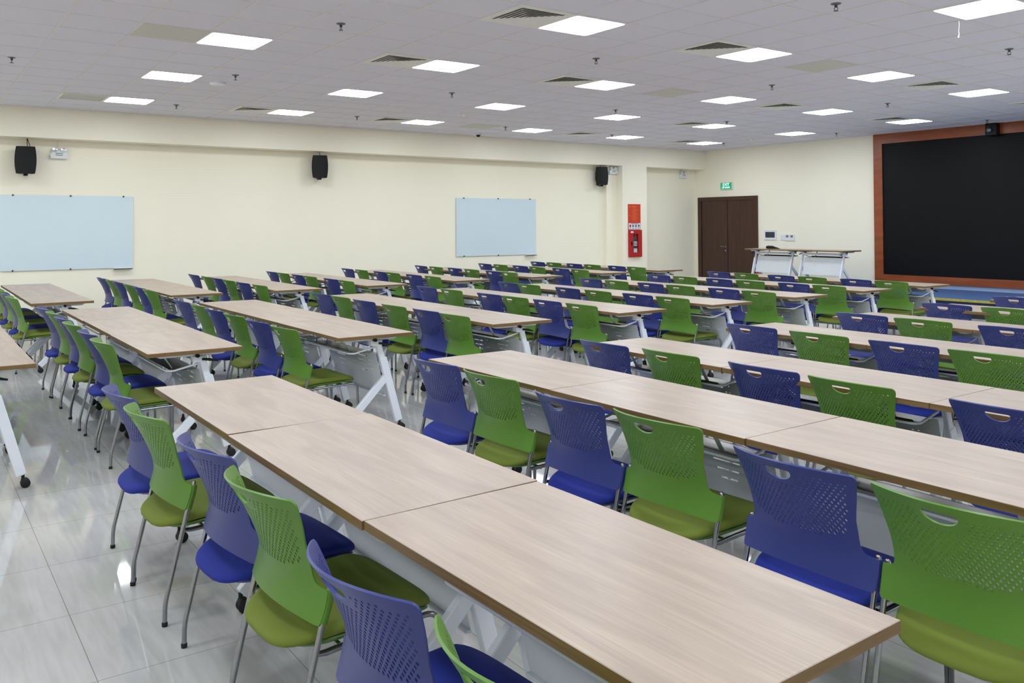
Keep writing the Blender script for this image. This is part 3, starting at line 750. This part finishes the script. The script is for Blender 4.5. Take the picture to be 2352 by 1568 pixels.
for blk, row, ny, lx, cs, cy in ROWS:
    k = row if blk == 'middle' else row - 1
    grp = 'folding tables in the %s block' % blk
    for s_ in range(3):
        pos = ['left', 'middle', 'right'][s_]
        lb = 'pale wood folding table on castors, %s one in %s row of %s block' % (pos, ordn(k), blk)
        jit = random.uniform(-.005, .005)
        if blk == 'right-hand' and row == 1: jit = (0, 0, .012)[s_]
        loc = (lx + 1.19 * s_ + LT / 2, ny + DT / 2 + jit, 0)
        if not visible(loc) and not visible((loc[0], loc[1], .75)) and not visible((loc[0] + .5, loc[1] + .3, .75)) and not visible((loc[0] - .5, loc[1], .75)): continue
        if table0 is None: o = table0 = build_table('folding_table', lb, loc, 0, grp)
        else: o = dup(table0, loc, 0, lb, grp)
        tops = [c for c in o.children if c.name.startswith('tabletop')]
        tilt = {('right-hand', 1, 1): .010, ('right-hand', 1, 0): -.002, ('right-hand', 2, 1): .005}.get((blk, row, s_), random.uniform(-.003, .003))
        if (blk, row, s_) == ('right-hand', 1, 2): o.location = (4.4365, -10.662, 0); o.rotation_euler = (0, 0, .02)
        tops[0].rotation_euler = (tilt, 0, 0); tops[0].location = (0, .75 * sin(tilt), 0.75 * (1 - cos(tilt)) + .0)
    for i, cx in enumerate(cs):
        if blk == 'middle' and row == 0: continue
        col = 'blue' if i % 2 == 0 else 'green'
        rz_ = random.uniform(-.02, .02)
        if isinstance(cx, tuple): loc = (cx[0], cx[1], 0); rz_ = cx[2]
        else: loc = (cx, cy + random.uniform(-.008, .008), 0)
        if not (visible((loc[0], loc[1], .8)) or visible((loc[0] - .22, loc[1], .8)) or visible((loc[0] - .22, loc[1] + .2, .45)) or visible((loc[0] + .22, loc[1] + .2, .45))): continue
        seatn = SEAT[i] + ('' if i in (0, 5) else ' from left')
        lb = '%s plastic chair, %s in the %s row of %s block' % (col, seatn, ordn(k if blk != 'middle' else row), blk)
        grp = '%s stacking chairs in the %s block' % (col, blk)
        if col not in ch0:
            o = ch0[col] = build_chair('stacking_chair', lb, M_gblue if col == 'blue' else M_ggreen, M_sblue if col == 'blue' else M_sgreen, loc, grp)
        else: o = dup(ch0[col], loc, 0, lb, grp)
        o.rotation_euler = (0, 0, rz_)

# two tables on the stage, seen from their front
for s_, (cx, lb) in enumerate(((-5.335, 'pale wood folding table standing on the stage, nearer the door'), (-4.18, 'pale wood folding table standing on the stage, nearer the screen'))):
    o = dup(table0, (cx, 2.42 + DT / 2, STZ), pi, lb, 'folding tables on the stage'); o.scale = (.974, 1, 1)
    tt = [c for c in o.children if c.name.startswith('tabletop')][0]; tt.rotation_euler = (0, 0, 0); tt.location = (0, 0, 0)
d = MB(); d.tube([(-.15, 0, .033), (-.14, 0, .033), (-.10, 0, .034), (0, 0, .033), (.05, .0, .024), (.12, 0, .014), (.17, 0, .006)], [.014, .028, .033, .032, .022, .012, .005], 14)
thing('black_microphone', 'black tapered device lying on the stage table near the door', 'device', (-5.34, 2.60, STZ + HT), .1, None, d.mesh('black_microphone', M_black, 60))
ex = MB().lathe([(.06, 0), (.065, .01), (.065, .36), (.045, .41), (.02, .43), (.02, .45)], 20)
t = thing('fire_extinguisher', 'red object on floor behind the stage table, beside the door', 'fire extinguisher', (-6.98, 4.15, 0))
put('cylinder', ex.mesh('cylinder', M_red, 40), t)
put('valve', MB().box(-.02, -.015, .45, .06, .015, .475, bev=.004).tube([(0, 0, .45), (-.05, 0, .44), (-.075, 0, .35), (-.07, 0, .2)], .009, 8).mesh('valve', M_black, 40), t)
